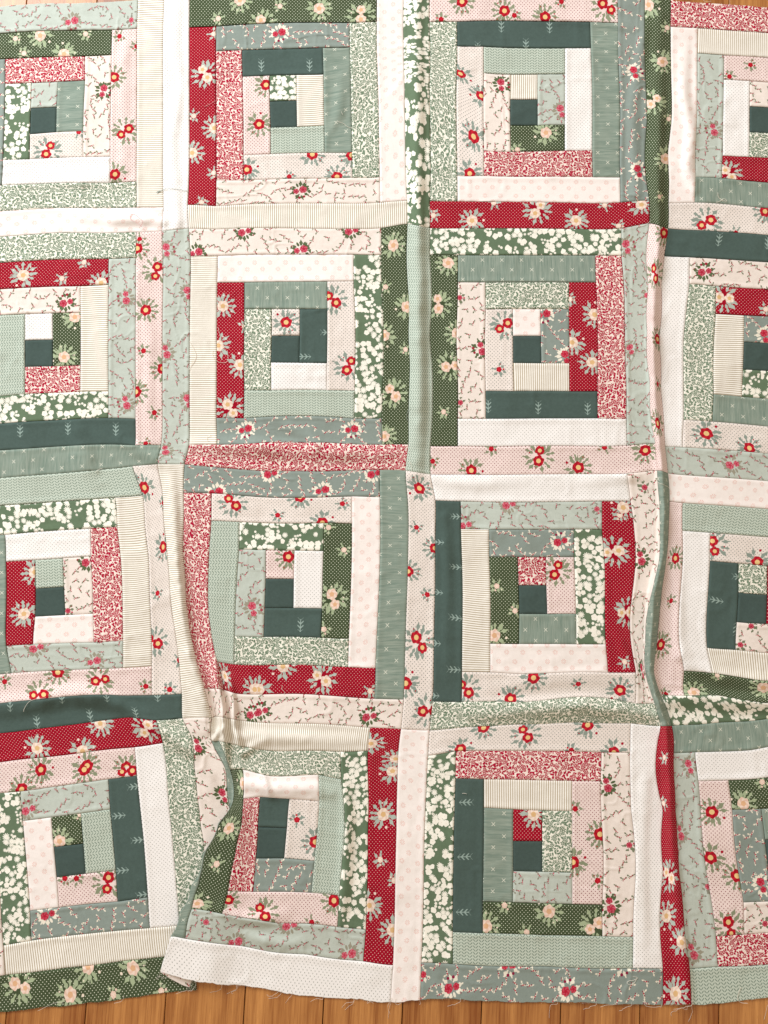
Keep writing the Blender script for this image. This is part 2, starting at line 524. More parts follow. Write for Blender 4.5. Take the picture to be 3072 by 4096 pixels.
S[0, 2] = '''7 1 745 3226|8 1 925 3209|3 1 0 3277|7 2 760 3415|3 2 33 3466|6 2 587 3426|3 3 40 3640|6 3 590 3606|7 6 797 4153|6 6 608 4163|4 3 228 3630
3 6 42 4186|4 6 215 4176|4 4 232 3815|5 4 415 3803|5 5 422 3986|4 5 228 3996|5 3 408 3618|6 5 604 3978|3 7 75 4363|5 7 440 4342|7 7 797 4329|8 7 983 4318
3 8 85 4548|5 8 445 4512|6 8 625 4502|7 8 800 4508|8 8 985 4505|9 8 1178 4496|3 9 100 4743|5 9 480 4696|7 9 840 4650|8 9 1012 4668|0 9 -440 4805
8 3 962 3600|8 5 974 3950'''
S[1, 2] = '''0 1 1050 3165|0 2 1060 3350|0 3 1080 3540|0 4 1096 3730|0 5 1110 3920|0 6 1138 4110|0 7 1162 4300|0 9 1183 4656|1 9 1370 4650|1 1 1190 3191|1 3 1184 3560|1 5 1207 3900|1 6 1232 4090|1 7 1275 4290|1 8 1325 4463|2 8 1450 4470
2 1 1372 3197|2 2 1370 3376|3 2 1552 3383|6 2 2099 3390|7 2 2281 3393|7 1 2281 3217|8 1 2462 3222|7 7 2256 4323|8 7 2434 4330|8 8 2427 4528|9 8 2616 4533
3 3 1550 3561|6 3 2096 3571|6 6 2079 4133|7 6 2261 4140|2 5 1350 3920|2 6 1370 4100|2 7 1410 4290|3 7 1520 4306|4 3 1724 3565|3 6 1522 4123|4 6 1709 4128
4 4 1722 3750|5 4 1904 3751|5 5 1902 3940|4 5 1716 3940|5 3 1909 3568|6 5 2087 3943|5 7 1890 4307|3 8 1545 4496|5 8 1900 4496|7 8 2250 4517
2 9 1405 4643|3 9 1540 4665|5 9 1884 4688|8 9 2401 4716|9 9 2599 4725|9 1 2642 3235|9 5 2636 3900'''
S[2, 2] = '''1 1 2822 3244|2 1 2984 3249|1 8 2804 4546|2 8 2991 4548|1 4 2821 3750|2 2 2987 3428|7 1 3901 3249|7 2 3901 3431|8 1 4086 3249|7 7 3940 4358|8 7 4121 4358
3 2 3169 3431|3 3 3171 3610|6 2 3720 3431|6 3 3720 3610|6 6 3736 4175|7 6 3926 4175|2 7 2994 4353|3 7 3177 4356|3 6 3177 4171|4 6 3363 4173
4 4 3361 3793|5 4 3540 3793|5 5 3546 3978|4 5 3365 3978|4 3 3355 3610|5 3 3538 3611|6 5 3733 3978|9 1 4273 3260|9 2 4276 3440|9 3 4272 3620|9 4 4230 3810|9 5 4192 3990|9 6 4181 4170|9 7 4181 4350|8 8 4118 4558|9 8 4240 4556
4 8 3365 4550|5 8 3553 4534|6 8 3741 4516|7 8 3930 4524|1 9 2784 4733|3 9 3157 4706|4 9 3343 4695|6 9 3716 4682|8 9 4088 4688|9 9 4280 4706'''
S[3, 2] = '''1 1 4338 3249|2 1 4425 3260|1 2 4332 3440|1 3 4318 3620|1 4 4292 3800|1 5 4272 3990|1 6 4256 4170|1 7 4238 4350|1 8 4283 4505|2 8 4436 4508|2 2 4423 3440|3 2 4605 3453|2 5 4402 3950|2 6 4402 4160|2 7 4433 4348|3 7 4618 4363
3 3 4601 3635|4 3 4785 3651|3 6 4583 4198|4 6 4768 4211|4 4 4785 3840|5 4 4971 3855|4 5 4775 4031|5 5 4966 4043|5 3 4973 3666|3 8 4618 4503|4 8 4798 4531|5 8 4980 4556
1 9 4353 4703|2 9 4518 4696|3 9 4690 4681|5 9 5030 4651|9 9 5870 4588|5 7 4990 4415'''
S[0, 3] = '''8 1 1055 4815|7 1 872 4843|3 1 140 4921|2 7 22 6127|3 7 203 6095|5 7 590 6048|7 7 970 6014|8 7 1165 5995|2 8 35 6319|4 8 430 6272|6 8 800 6227|7.3 8 1050 6202
2 9 50 6552|4 9 440 6517|6 9 830 6466|8 9 1215 6417|7 2 887 5027|6 2 702 5050|3 2 133 5129|2 2 -50 5145|3 3 148 5320|6 3 715 5245|6 6 763 5842|7 6 957 5815
3 6 195 5902|4 6 383 5880|4 3 333 5297|5 3 525 5272|4 4 350 5489|5 4 540 5467|5 5 555 5662|4 5 368 5685|6 5 750 5639|8 2 1080 4990|8 3 1095 5200|8 4 1116 5400|8 5 1132 5590|8 6 1148 5790
0 9 -330 6592|9 1 1245 4785|9 2 1260 4975|9 3 1280 5168|9 4 1302 5360|9 5 1325 5558|9 6 1345 5758|9 7 1330 5960|9 8 1275 6182'''
S[1, 3] = '''1 1 1372 4803|2 1 1420 4803|1 2 1462 4985|2 2 1492 4990|1 3 1478 5175|2 3 1512 5182
1.2 4 1525 5352|1.92 4 1412 5335|2 4 1432 5330|3 4 1563 5350|1.1 5 1500 5570|1.85 5 1312 5530|2 5 1338 5525|3 5 1522 5545|.8 6 1440 5775|1.7 6 1238 5740|2 6 1290 5735
.5 7 1392 5968|1.55 7 1163 5915|2 7 1243 5892|.2 8 1302 6195|1.45 8 1107 6068|2 8 1200 6082|-.4 9 1272 6414|.4 9 1160 6372|1.24 9 1040 6302|2 9 1190 6345|1.33 8.5 1070 6190
3 1 1560 4835|3 2 1575 4987|4 2 1739 5027|5 2 1889 5029|6 2 2064 5022|7 2 2212 5049|3 3 1577 5177|4 3 1687 5165|5 3 1876 5177|6 3 2069 5192
8 1 2384 4866|7 1 2207 4871|5 1 1870 4868|4 4 1671 5360|5 4 1859 5367|5 5 1842 5562|4 5 1659 5562|6 5 2037 5580|3 6 1478 5772|4 6 1640 5779|6 6 2019 5785|7 6 2199 5804
7 4 2233 5400|3 7 1440 5922|5 7 1810 5982|7 7 2187 6007|8 7 2371 6024|8 8 2354 6229|9 8 2547 6254|4 8 1580 6132|6 8 1979 6184|4 9 1555 6392|6 9 1940 6447|8 9 2335 6482|9 9 2531 6497
8 4 2384 5400|9 2 2577 5000|9 4 2569 5400'''
S[2, 3] = '''1 1 2774 4896|2 1 2956 4868|5 1 3518 4868|7 1 3898 4876|8 1 4083 4878|1 8 2731 6239|2 8 2934 6247|2 2 2952 5045|7 2 3893 5062|3 2 3136 5050|2 7 2934 6040|3 7 3129 6047
3 3 3136 5235|6 2 3708 5060|6 3 3708 5257|3 6 3129 5842|4 6 3323 5847|4 3 3326 5245|5 3 3513 5252|4 4 3326 5450|5 4 3513 5452|5 5 3513 5649|4 5 3326 5645|6 5 3708 5655|6 6 3708 5859
7 6 3903 5862|5 7 3518 6060|7 7 3903 6067|8 7 4103 6072|8 8 4101 6275|5 8 3518 6262|9 8 4296 6277|1 9 2724 6480|3 9 3110 6487|5 9 3500 6495|7 9 3900 6505|9 9 4296 6514|8 9 4100 6510
1 4 2750 5450|9 3 4295 5250|9 5 4297 5650|8 3 4090 5250'''
S[3, 3] = '''1 1 4366 4880|2 1 4505 4875|1 2 4370 5060|1 3 4378 5250|1 4 4390 5450|1 5 4402 5650|1 6 4425 5850|1 7 4440 6060|1 8 4470 6277|2 8 4653 6264|2 2 4526 5062|3 2 4720 5057|2 7 4640 6067|3 7 4823 6055
3 3 4745 5247|4 3 4933 5242|3 6 4818 5847|4 6 5000 5839|4 4 4958 5442|4 5 4978 5640|1 9 4481 6512|2.2 9 4718 6497|3.5 9 4977 6467|9 9 6060 6370|4 1 4870 4860'''

pts = {}
for (bc, br), txt in S.items():
    for ent in txt.replace('\n', '|').split('|'):
        a = [float(q) for q in ent.split()]
        if len(a) == 4:
            key = (round(bc * 9 + a[0], 3), round(br * 9 + a[1], 3))
            pts.setdefault(key, []).append((a[2], a[3]))
P = np.array(list(pts.keys()))
Q = np.array([np.mean(v, 0) for v in pts.values()])


def kern(A, B):
    d2 = ((A[:, None, :] - B[None, :, :]) ** 2).sum(-1)
    return 0.5 * d2 * np.log(d2 + 1e-9)


n_ = len(P)
A_ = np.zeros((n_ + 3, n_ + 3))
A_[:n_, :n_] = kern(P, P) + np.eye(n_) * 0.006
A_[:n_, n_] = 1
A_[:n_, n_ + 1:] = P
A_[n_, :n_] = 1
A_[n_ + 1:, :n_] = P.T
rhs = np.zeros((n_ + 3, 2)); rhs[:n_] = Q
W_ = np.linalg.solve(A_, rhs)


def warp(uv):
    out = np.empty((len(uv), 2))
    for i in range(0, len(uv), 20000):
        c = uv[i:i + 20000]
        out[i:i + 20000] = kern(c, P) @ W_[:n_] + W_[n_] + c @ W_[n_ + 1:]
    return out


# ---- relief of the cloth: ridges (x, y, height, half width left/above, half width right/below)
RIDGES = [
    [(2700, -60, 18, 80, 80), (2700, 600, 26, 80, 80), (2712, 1450, 38, 75, 72), (2715, 2200, 40, 75, 72), (2715, 2750, 38, 78, 75), (2700, 3000, 24, 80, 80), (2690, 3120, 2, 80, 80)],
    [(4265, -60, 14, 90, 80), (4275, 450, 26, 90, 72), (4270, 800, 38, 90, 62), (4262, 1200, 44, 80, 60), (4268, 1480, 46, 62, 52), (4240, 1950, 48, 60, 48),
     (4232, 2200, 48, 60, 45), (4250, 2650, 46, 60, 45), (4290, 3050, 46, 55, 42), (4303, 3300, 48, 48, 40), (4294, 3600, 50, 48, 42), (4238, 3850, 54, 52, 52),
     (4215, 4150, 56, 50, 52), (4208, 4350, 55, 46, 55), (4255, 4530, 50, 50, 45), (4312, 4690, 44, 55, 42), (4335, 5000, 40, 60, 42), (4358, 5500, 36, 70, 46),
     (4400, 5900, 32, 80, 52), (4445, 6300, 26, 85, 50), (4460, 6514, 20, 90, 50)],
    [(1112, 3060, 10, 70, 70), (1122, 3318, 26, 66, 62), (1148, 3700, 42, 66, 62), (1180, 4000, 48, 64, 62), (1222, 4250, 50, 64, 72), (1290, 4450, 44, 80, 70),
     (1330, 4600, 32, 85, 60), (1350, 4720, 14, 80, 60)],
    [(1380, 4230, 4, 50, 45), (1400, 4400, 34, 42, 36), (1436, 4540, 46, 42, 34), (1448, 4690, 52, 40, 28), (1450, 4790, 36, 36, 28), (1462, 4900, 20, 30, 30), (1480, 5000, 4, 30, 30)],
    [(1490, 4400, 6, 40, 40), (1512, 4560, 30, 30, 32), (1515, 4680, 44, 26, 30), (1535, 4780, 30, 26, 36), (1560, 4880, 10, 30, 40)],
    [(1385, 4790, 10, 24, 24), (1420, 4740, 26, 22, 24), (1475, 4700, 10, 22, 24)],
    [(1580, 4880, 14, 30, 40), (1640, 4830, 16, 40, 50), (1720, 4800, 8, 40, 50)],
    [(-300, 4640, 10, 110, 110), (150, 4560, 24, 100, 110), (450, 4500, 38, 100, 110), (620, 4510, 40, 90, 110), (760, 4560, 26, 80, 90), (930, 4640, 10, 70, 80)],
    [(840, 4680, 4, 60, 90), (980, 4700, 22, 60, 90), (1130, 4780, 28, 60, 80), (1250, 4880, 24, 60, 80), (1340, 5030, 14, 60, 80), (1400, 5200, 4, 60, 60)],
    [(1240, 2890, 10, 90, 80), (1500, 2890, 22, 90, 90), (1800, 2905, 28, 80, 100), (2050, 2925, 24, 80, 100), (2350, 2935, 20, 80, 90), (2600, 2940, 4, 80, 80)],
    [(1750, 2700, 3, 70, 70), (1900, 2780, 10, 60, 60), (2050, 2880, 12, 60, 60)],
    [(440, 2700, 2, 110, 90), (500, 2790, 16, 120, 100), (530, 2900, 18, 120, 110), (560, 3010, 14, 110, 100), (620, 3120, 4, 110, 90)],
    [(780, 2850, 4, 70, 70), (880, 2910, 14, 70, 90), (1000, 2960, 22, 60, 90), (1080, 3010, 12, 60, 60)],
    [(2900, 4590, 4, 90, 100), (3200, 4610, 22, 100, 100), (3550, 4590, 40, 100, 110), (3800, 4572, 42, 90, 115), (4050, 4600, 34, 80, 100), (4230, 4640, 16, 60, 70)],
    [(3100, 4480, 2, 70, 60), (3400, 4420, 10, 80, 90), (3750, 4390, 12, 90, 90), (4060, 4400, 4, 80, 80)],
    [(4330, 4530, 22, 40, 90), (4480, 4515, 34, 46, 110), (4750, 4535, 34, 60, 110), (5050, 4560, 30, 60, 110), (5500, 4560, 20, 60, 110)],
    [(4380, 4160, 4, 70, 70), (4470, 4300, 20, 70, 80), (4640, 4380, 18, 70, 80), (4900, 4420, 14, 80, 80), (5200, 4440, 8, 80, 80)],
    [(4380, 3500, 3, 60, 60), (4400, 3950, 10, 60, 60), (4400, 4250, 12, 60, 70)],
    [(1560, 4770, 12, 70, 70), (1800, 4780, 22, 70, 80), (2100, 4795, 16, 70, 80), (2400, 4800, 4, 70, 70)],
    [(1590, 5080, 22, 60, 80), (1660, 5085, 24, 70, 80), (1760, 5115, 26, 80, 85), (1900, 5110, 26, 80, 85), (2050, 5115, 22, 80, 80), (2200, 5150, 4, 60, 60)],
    [(1690, 4990, 4, 26, 30), (1715, 5060, 16, 20, 34), (1740, 5130, 14, 22, 30), (1750, 5200, 2, 22, 30)],
    [(2240, 5060, 4, 70, 60), (2250, 5300, 22, 70, 66), (2245, 5600, 22, 70, 66), (2220, 5900, 12, 70, 60), (2190, 6100, 4, 60, 60)],
    [(1440, 5900, 10, 60, 60), (1560, 5955, 22, 70, 70), (1700, 5960, 20, 70, 70), (1850, 5930, 8, 70, 70)],
    [(1560, 6050, 4, 60, 60), (1720, 6100, 16, 60, 60), (1830, 6120, 14, 60, 60), (2000, 6100, 3, 60, 60)],
    [(1150, -40, 6, 60, 60), (1130, 300, 8, 60, 60), (1170, 520, 10, 50, 60), (1110, 900, 9, 60, 60), (1130, 1200, 7, 60, 60), (1150, 1440, 12, 60, 60), (1140, 1540, 3, 60, 60)],
    [(500, 1400, 4, 60, 60), (700, 1420, 12, 60, 60), (950, 1420, 16, 60, 60), (1060, 1440, 8, 50, 50)],
    [(4440, 300, 4, 60, 60), (4430, 600, 16, 55, 60), (4480, 850, 20, 60, 50), (4460, 1100, 24, 60, 50), (4500, 1230, 12, 50, 50)],
    [(2640, 3080, 4, 60, 60), (2900, 3120, 10, 60, 60), (3100, 3130, 12, 60, 70), (3400, 3120, 4, 60, 60)],
    [(3600, 3120, 2, 60, 60), (3950, 3110, 8, 60, 60), (4090, 3090, 14, 50, 60), (4170, 3080, 4, 50, 60)],
    [(3900, 4050, 2, 60, 60), (4020, 4160, 14, 60, 60), (4080, 4300, 16, 60, 60), (4140, 4480, 6, 50, 60)],
    [(2590, 3300, 4, 70, 60), (2870, 3700, 0, 60, 60)],
    [(2880, 3350, 8, 50, 60), (2900, 3700, 12, 50, 60), (2890, 4100, 8, 50, 60), (2900, 4400, 2, 50, 60)],
    [(3340, 80, 3, 60, 60), (4180, 180, 10, 60, 60), (4100, 700, 10, 60, 60), (4120, 1250, 12, 60, 60)],
    [(300, 1120, 3, 70, 70), (520, 1180, 7, 70, 70), (800, 1100, 9, 70, 70), (800, 800, 6, 70, 70), (800, 400, 8, 60, 60), (830, 200, 3, 60, 60)],
    [(960, 2000, 3, 60, 60), (970, 2300, 9, 60, 60), (960, 2600, 10, 60, 60), (980, 2850, 4, 60, 60)],
    [(380, 2690, 2, 60, 60), (420, 4000, 0, 60, 60)],
    [(2020, 1110, 2, 60, 60), (2200, 720, 9, 60, 60), (2220, 500, 3, 60, 60)],
    [(4180, 5050, 8, 60, 60), (4160, 5500, 12, 70, 60), (4170, 6000, 8, 70, 60), (4160, 6280, 3, 60, 60)],
]


def ridge_height(X, Y):
    z = np.zeros_like(X)
    for rd in RIDGES:
        rd = np.array(rd, float)
        x0, x1 = rd[:, 0].min() - 130, rd[:, 0].max() + 130
        y0, y1 = rd[:, 1].min() - 130, rd[:, 1].max() + 130
        idx = np.nonzero((X > x0) & (X < x1) & (Y > y0) & (Y < y1))[0]
        if len(idx) == 0:
            continue
        px, py = X[idx], Y[idx]
        best = np.full(len(idx), 1e9)
        hz = np.zeros(len(idx)); wd = np.ones(len(idx))
        for a, b in zip(rd[:-1], rd[1:]):
            dx, dy = b[0] - a[0], b[1] - a[1]
            L2 = dx * dx + dy * dy
            tt = np.clip(((px - a[0]) * dx + (py - a[1]) * dy) / L2, 0, 1)
            ex, ey = px - (a[0] + tt * dx), py - (a[1] + tt * dy)
            d = np.hypot(ex, ey)
            # left / above side keeps wl, right / below side wr
            if abs(dy) > abs(dx):
                side = ex < 0
            else:
                side = ey < 0
            h = 1.2 * (a[2] + (b[2] - a[2]) * tt)
            wl = a[3] + (b[3] - a[3]) * tt
            wr = a[4] + (b[4] - a[4]) * tt
            w = np.where(side, wl, wr)
            m = d < best
            best = np.where(m, d, best); hz = np.where(m, h, hz); wd = np.where(m, w, wd)
        f = np.clip(best / wd, 0, 1)
        z[idx] += hz * (0.5 + 0.5 * np.cos(np.pi * f))
    return z


def vnoise(x, y, seed):
    r = np.random.RandomState(seed)
    tab = r.rand(256, 256)
    xi, yi = np.floor(x).astype(int), np.floor(y).astype(int)
    fx, fy = x - xi, y - yi
    fx = fx * fx * fx * (fx * (fx * 6 - 15) + 10); fy = fy * fy * fy * (fy * (fy * 6 - 15) + 10)
    a = tab[xi % 256, yi % 256]; b = tab[(xi + 1) % 256, yi % 256]
    c = tab[xi % 256, (yi + 1) % 256]; d = tab[(xi + 1) % 256, (yi + 1) % 256]
    return (a * (1 - fx) + b * fx) * (1 - fy) + (c * (1 - fx) + d * fx) * fy - 0.5


U2M = 0.0508 / 178.0


def smooth(x):
    x = np.clip(x, 0, 1)
    return x * x * (3 - 2 * x)


def cloth_point(uv, edge, bulk=None):
    """uv: cloth coordinates; edge: distance to the nearest seam in strip widths"""
    T = warp(uv)
    X, Y = T[:, 0], T[:, 1]
    z = ridge_height(X, Y)
    z += 12 * (vnoise(X / 420 + 9, Y / 420, 1) + 0.3) + 8.0 * vnoise(X / 170, Y / 170 + 5, 2)
    z += 5.0 * vnoise((X + Y) / 120, (X - Y) / 60 + 3, 3) * (vnoise(X / 330, Y / 330 + 7, 5) + 0.5)
    z += 1.1 * vnoise(X / 34, Y / 34, 4)
    z = z * (1.08 + 0.4 * vnoise(X / 130 + 4, Y / 130, 21) + 0.22 * vnoise(X / 55, Y / 55, 22))
    cr = vnoise(X / 210 + 30, Y / 150, 31)
    z += 5.0 * np.exp(-(cr / 0.022) ** 2) * smooth((vnoise(X / 260, Y / 260 + 11, 32) - 0.02) / 0.15)
    cr = vnoise(X / 110 + 3, Y / 190, 33)
    z += 3.5 * np.exp(-(cr / 0.03) ** 2) * smooth((vnoise(X / 240, Y / 240 + 41, 34) - 0.05) / 0.15)
    z += 3.0 * vnoise(X / 38, Y / 38 + 2, 23) * np.exp(-edge / 0.16)
    z = np.maximum(z, 0)
    # the tuck beside the second column of blocks: three layers of cloth
    u, v = uv[:, 0], uv[:, 1]
    g = smooth((v - 29.3) / 1.6)
    uf1 = np.interp(v, [27, 30, 31, 32, 33, 34, 35, 36], [10.2, 10.2, 10.2, 10.1, 9.8, 9.5, 9.2, 8.6])
    uf2 = np.interp(v, [27, 30, 31, 32, 33, 34, 35, 36], [10.97, 10.95, 10.92, 10.85, 10.7, 10.55, 10.45, 10.24])
    lay = smooth((u - uf1 + 0.15) / (uf2 - uf1 + 0.2))
    fall = 1 - 0.75 * smooth((u - 11.2) / 3.0)
    up = g * lay * fall * (38 * smooth((13.2 - u) / 1.5) + 10)
    keep = 1 - g * lay * np.clip((12 - u) / 1.0, 0, 1) * 0.35
    z = z * keep + up
    z = z * np.where((u < uf1 + 0.1) & (u > 7.0), 1 - 0.75 * g, 1)
    # pressed seams lie lower, the cloth beside them stands a little proud
    groove = -3.4 * np.exp(-(edge / 0.022) ** 2) + 1.3 * np.exp(-((edge - 0.07) / 0.05) ** 2)
    groove = groove * (1 + 0.8 * vnoise(X / 26, Y / 26, 8))
    if bulk is not None:
        groove = groove + 2.6 * smooth(bulk / 0.03) * smooth((0.19 - bulk) / 0.07)
    zm = 0.0022 + (z + groove) * U2M
    return T, to_world(X, Y, zm)


def samples(a, b, step=0.085):
    L = b - a
    e = 0.0025
    inner = np.linspace(0.1, L - 0.1, max(2, int(round((L - 0.2) / step)) + 1))
    return a + np.concatenate([[e, 0.018, 0.045], inner, [L - 0.045, L - 0.018, L - e]])


def strips(bu, bv, codes):
    """rectangles of one block in sewing order"""
    out = [(bu + 4, bv + 4, bu + 5, bv + 5, 'CT', True, -1)]
    u0, v0, u1, v1 = 4, 4, 5, 5
    for k, code in enumerate(codes):
        side = k % 4
        if side == 0:
            r = (u0, v0 - 1, u1, v0); v0 -= 1
        elif side == 1:
            r = (u1, v0, u1 + 1, v1); u1 += 1
        elif side == 2:
            r = (u0, v1, u1, v1 + 1); v1 += 1
        else:
            r = (u0 - 1, v0, u0, v1); u0 -= 1
        out.append((bu + r[0], bv + r[1], bu + r[2], bv + r[3], code, side in (0, 2), side))
    return out


# where the printed flowers fall: fabric, x, y, kind, turn
def tiles(i, j, txt):
    out = []
    for ent in txt.split('|'):
        a = ent.split()
        if len(a) >= 4:
            out.append((a[0], i * 1659 + float(a[1]), j * 1659 + float(a[2]), 'SDBC'.index(a[3]) if a[3] in 'SDBC' else 9,
                        float(a[4]) if len(a) > 4 else None))
    return out


MOTIFS = []
MOTIFS += tiles(0, 0, '''GR 260 230 S|GR 155 345 B|GR 415 350 S|GR 555 220 B|PK 775 235 B|PK 740 500 S|PK 885 300 B|PK 815 850 D|PK 745 1130 S|PW 310 975 D|PW 510 855 B|
BF 465 140 C 0|CF 670 590 C 60|RD 1330 480 D|RD 1385 220 B|RD 1255 750 B|RD 1390 830 S|RD 1245 990 S|RD 1385 1120 B|RD 1305 1310 B|GR 1555 0 S|GR 1415 120 B|PW 1600 1100 S|PK 905 1550 B|PK 890 1610 S|
BF 1080 1620 C 80|CF 1585 1500 C 180|CF 1270 1640 C 0|BF 850 130 B|CF 440 800 B|GR 100 250 B''')
MOTIFS += tiles(1, 0, '''GR 45 150 D|GR 155 40 B|GR 410 55 S|GR 680 100 D|DF 150 215 C 0|CF 285 1235 C 0|CF 620 1495 C 180|CF 290 1620 C 0|GR 890 1590 S|PK 1610 70 S|PK 1335 10 S|PK 1200 125 B|
PK 20 805 S|PK 65 550 S|PW 365 1000 S|PW 620 1005 S|PW 215 1145 B|PW 525 1145 S|PW 1325 475 S|PW 1460 620 S|PW 1410 885 S|PW 1385 1125 S|CF 1590 550 C 80|RD 1150 1395 B|RD 1400 1430 S|RD 1540 1315 B|
DT 35 430 A 0|DT 347 430 A 0|DT 1590 175 A 0|DT 1437 320 A 0''')
MOTIFS += tiles(2, 0, '''PK 215 110 S|PK 15 100 B|PK 610 40 D|PK 320 10 B|BF 320 720 C 90|DF 795 470 C 90|DF 820 1110 C 90|GR 220 860 S|GR 35 970 B|RD 165 1360 D|RD 415 1430 S|RD 840 1325 S|RD 600 1330 B|RD 690 1465 B|
GR 885 30 S|GR 975 400 S|GR 915 660 D|GR 1005 180 B|GR 995 1030 S|GR 955 1275 B|GR 1015 770 B|BF 1305 840 C 270|PK 1545 420 B|PK 1410 495 B|RD 1400 1120 D|PW 1265 1440 D|PW 1640 1370 S|PW 1450 1510 B|
BF 745 1600 C 90|PK 985 1510 S|DT 243 180 A 0|DT 90 300 A 0|DT 1340 1560 A 0|DT 1655 1580 A 0''')
MOTIFS += tiles(0, 1, '''RD 150 125 S|RD 400 145 B|RD 545 40 B|RD 655 175 S|CF 430 300 C 180|BF 815 270 C 260|BF 815 950 C 270|PK 1015 95 D|PK 945 350 S|PK 930 615 B|PK 1055 730 S|PK 880 880 S|PK 1000 1015 B|PK 945 1215 B|
BF 1220 240 C 90|BF 1075 620 C 270|BF 1220 940 C 90|BF 1070 1260 C 270|GR 485 395 S|GR 415 655 S|RD 1445 325 S|RD 1415 580 S|RD 1555 705 S|RD 1490 985 D|RD 1585 455 B|DF 1590 1125 C 0|PW 935 1500 S|PW 1060 1600 B|
DF 1400 1530 C 0|PW 1510 1600 D|DT 130 1140 A 0|DT 440 1125 A 0|DT 750 1130 A 0''')
MOTIFS += tiles(1, 1, '''PW 500 285 D|PW 600 715 D|PW 195 430 S|GR 840 200 B|GR 975 330 S|GR 830 515 S|GR 970 605 B|GR 890 890 D|GR 830 1170 S|GR 1245 45 S|GR 1180 315 D|GR 1305 500 S|GR 1255 715 D|GR 1215 1010 B|
CF 1460 600 C 270|CF 1320 270 B|CF 1325 950 B|PW 1610 450 D|PW 1575 735 B|DF 620 1125 C 0|PK 1395 1390 S|PK 1525 1250 B|PK 1145 1330 B|DF 95 1410 C 180|DF 765 1410 C 180|DF 430 1520 C 0|
PW 1060 1505 S|PW 285 1560 S|PW 560 1605 B|BF 1640 1610 C 180|DT 320 652 A 90|DT 470 495 A 90|DT 1505 980 A 0''')
MOTIFS += tiles(2, 1, '''PK 175 1300 D|PK 430 1370 S|PK 600 1240 B|PK 865 1260 S|RD 375 280 B|RD 535 380 S|RD 390 560 S|RD 520 690 S|BF 770 605 C 90|BF 890 250 C 0|PK 925 120 D|PK 940 540 S|PK 945 1085 S|PK 945 830 B|
CF 1250 100 C 180|RD 1370 270 D|RD 1645 345 B|PW 1260 1150 S|PW 1540 1245 S|BF 1430 1350 C 180|DF 205 380 C 0|DF 350 655 C 90|DF 1640 520 C 90|RD 720 1630 S|DT 170 990 A 0|DT 490 995 A 0|
BF 550 1640 B|CF 860 1500 B|CF 1610 1000 B''')
MOTIFS += tiles(0, 2, '''RD 225 390 S|RD 155 660 S|PW 1055 225 S|PW 1020 525 B|PW 1000 840 D|PW 1160 960 B|BF 235 880 C 180|BF 610 970 C 0|CF 575 320 C 180|PK 375 1040 S|PK 645 1090 D|PK 255 1185 D|PK 945 1130 B|PK 30 1100 B|
RD 240 1530 S|RD 535 1550 S|RD 650 1370 S|RD 950 1400 D|PK 565 1645 S|PK 820 1655 S|PK 265 1670 S|RD 1455 1065 S|RD 1650 1150 S|CF 1640 1310 C 180|CF 1280 1510 C 260|BF 1640 630 C 90|CF 440 640 B|
PW 1100 1150 B|DT 65 1255 A 0|DT 400 1205 A 0|DT 690 1200 A 0|DT 1020 1195 A 0|DT 240 1370 A 0|DT 585 1325 A 0|DT 880 1305 A 0''')
MOTIFS += tiles(1, 2, '''PK 210 290 S|PW 140 20 B|PW 430 70 S|GR 570 245 B|GR 500 560 D|GR 440 760 B|GR 470 100 B|RD 175 1000 S|RD 430 1080 D|RD 15 1150 S|RD 740 1160 B|CF 735 1325 C 180|CF 35 1290 C 180|PW 1040 100 B|PW 985 385 S|
PW 1160 235 S|PW 1110 535 B|PW 1055 840 D|PW 970 1110 S|PW 1110 1290 D|GR 1560 480 B|GR 1545 800 S|BF 1355 85 C 180|PW 1360 1150 D|PW 1650 1210 S|RD 745 1500 S|RD 905 1600 S|PW 1475 1400 S|PW 1325 1535 S|
DT 288 740 A 0|DT 1185 195 A 90|DT 1175 520 A 90|DT 1160 850 A 90|DT 1305 30 A 90|DT 1305 357 A 90|DT 1300 687 A 90|DT 1290 1022 A 90|DT 1150 1190 A 90''')
MOTIFS += tiles(2, 2, '''DF 315 190 C 180|PK 285 380 D|RD 660 255 D|RD 745 650 D|RD 730 970 B|RD 700 20 B|CF 835 300 C 270|CF 845 1030 C 90|PK 1060 300 S|PK 1030 575 B|PK 965 860 S|PK 1000 1180 B|PW 1305 215 D|PW 1590 325 S|
PW 140 1075 S|PW 430 1115 B|PW 700 1155 S|PW 490 1380 S|PW 90 1440 D|PW 385 1545 B|PW 660 1560 S|GR 1330 1060 B|GR 1180 1170 S|GR 1630 1140 S|RD 985 1590 B|BF 1150 1650 C 90|DT 1330 572 A 90|DT 1455 750 A 180|
CF 1480 860 B|CF 1550 740 B|GR 20 640 B|DT 1480 420 A 90''')
MOTIFS += tiles(0, 3, '''PK 545 10 S|PK 830 20 D|PK 140 140 S|BF 185 270 C 180|GR 385 475 S|GR 520 300 B|PK 700 740 D|PK 495 715 B|PK 420 715 B|DF 310 950 C 180|CF 1450 180 C 90|GR 1485 390 S|GR 1405 620 B|GR 1280 880 S|GR 1575 100 S|
PK 1480 855 S|GR 125 1410 D|GR 455 1470 S|GR 570 1290 S|GR 860 1295 S|GR 735 1470 B|GR 1045 1450 B|BF 1525 1130 C 0|BF 1335 1000 B|DT 775 310 A 90|DT 795 665 A 90|DT 905 465 A 90|DT 935 820 A 90|DT 880 118 A 90''')
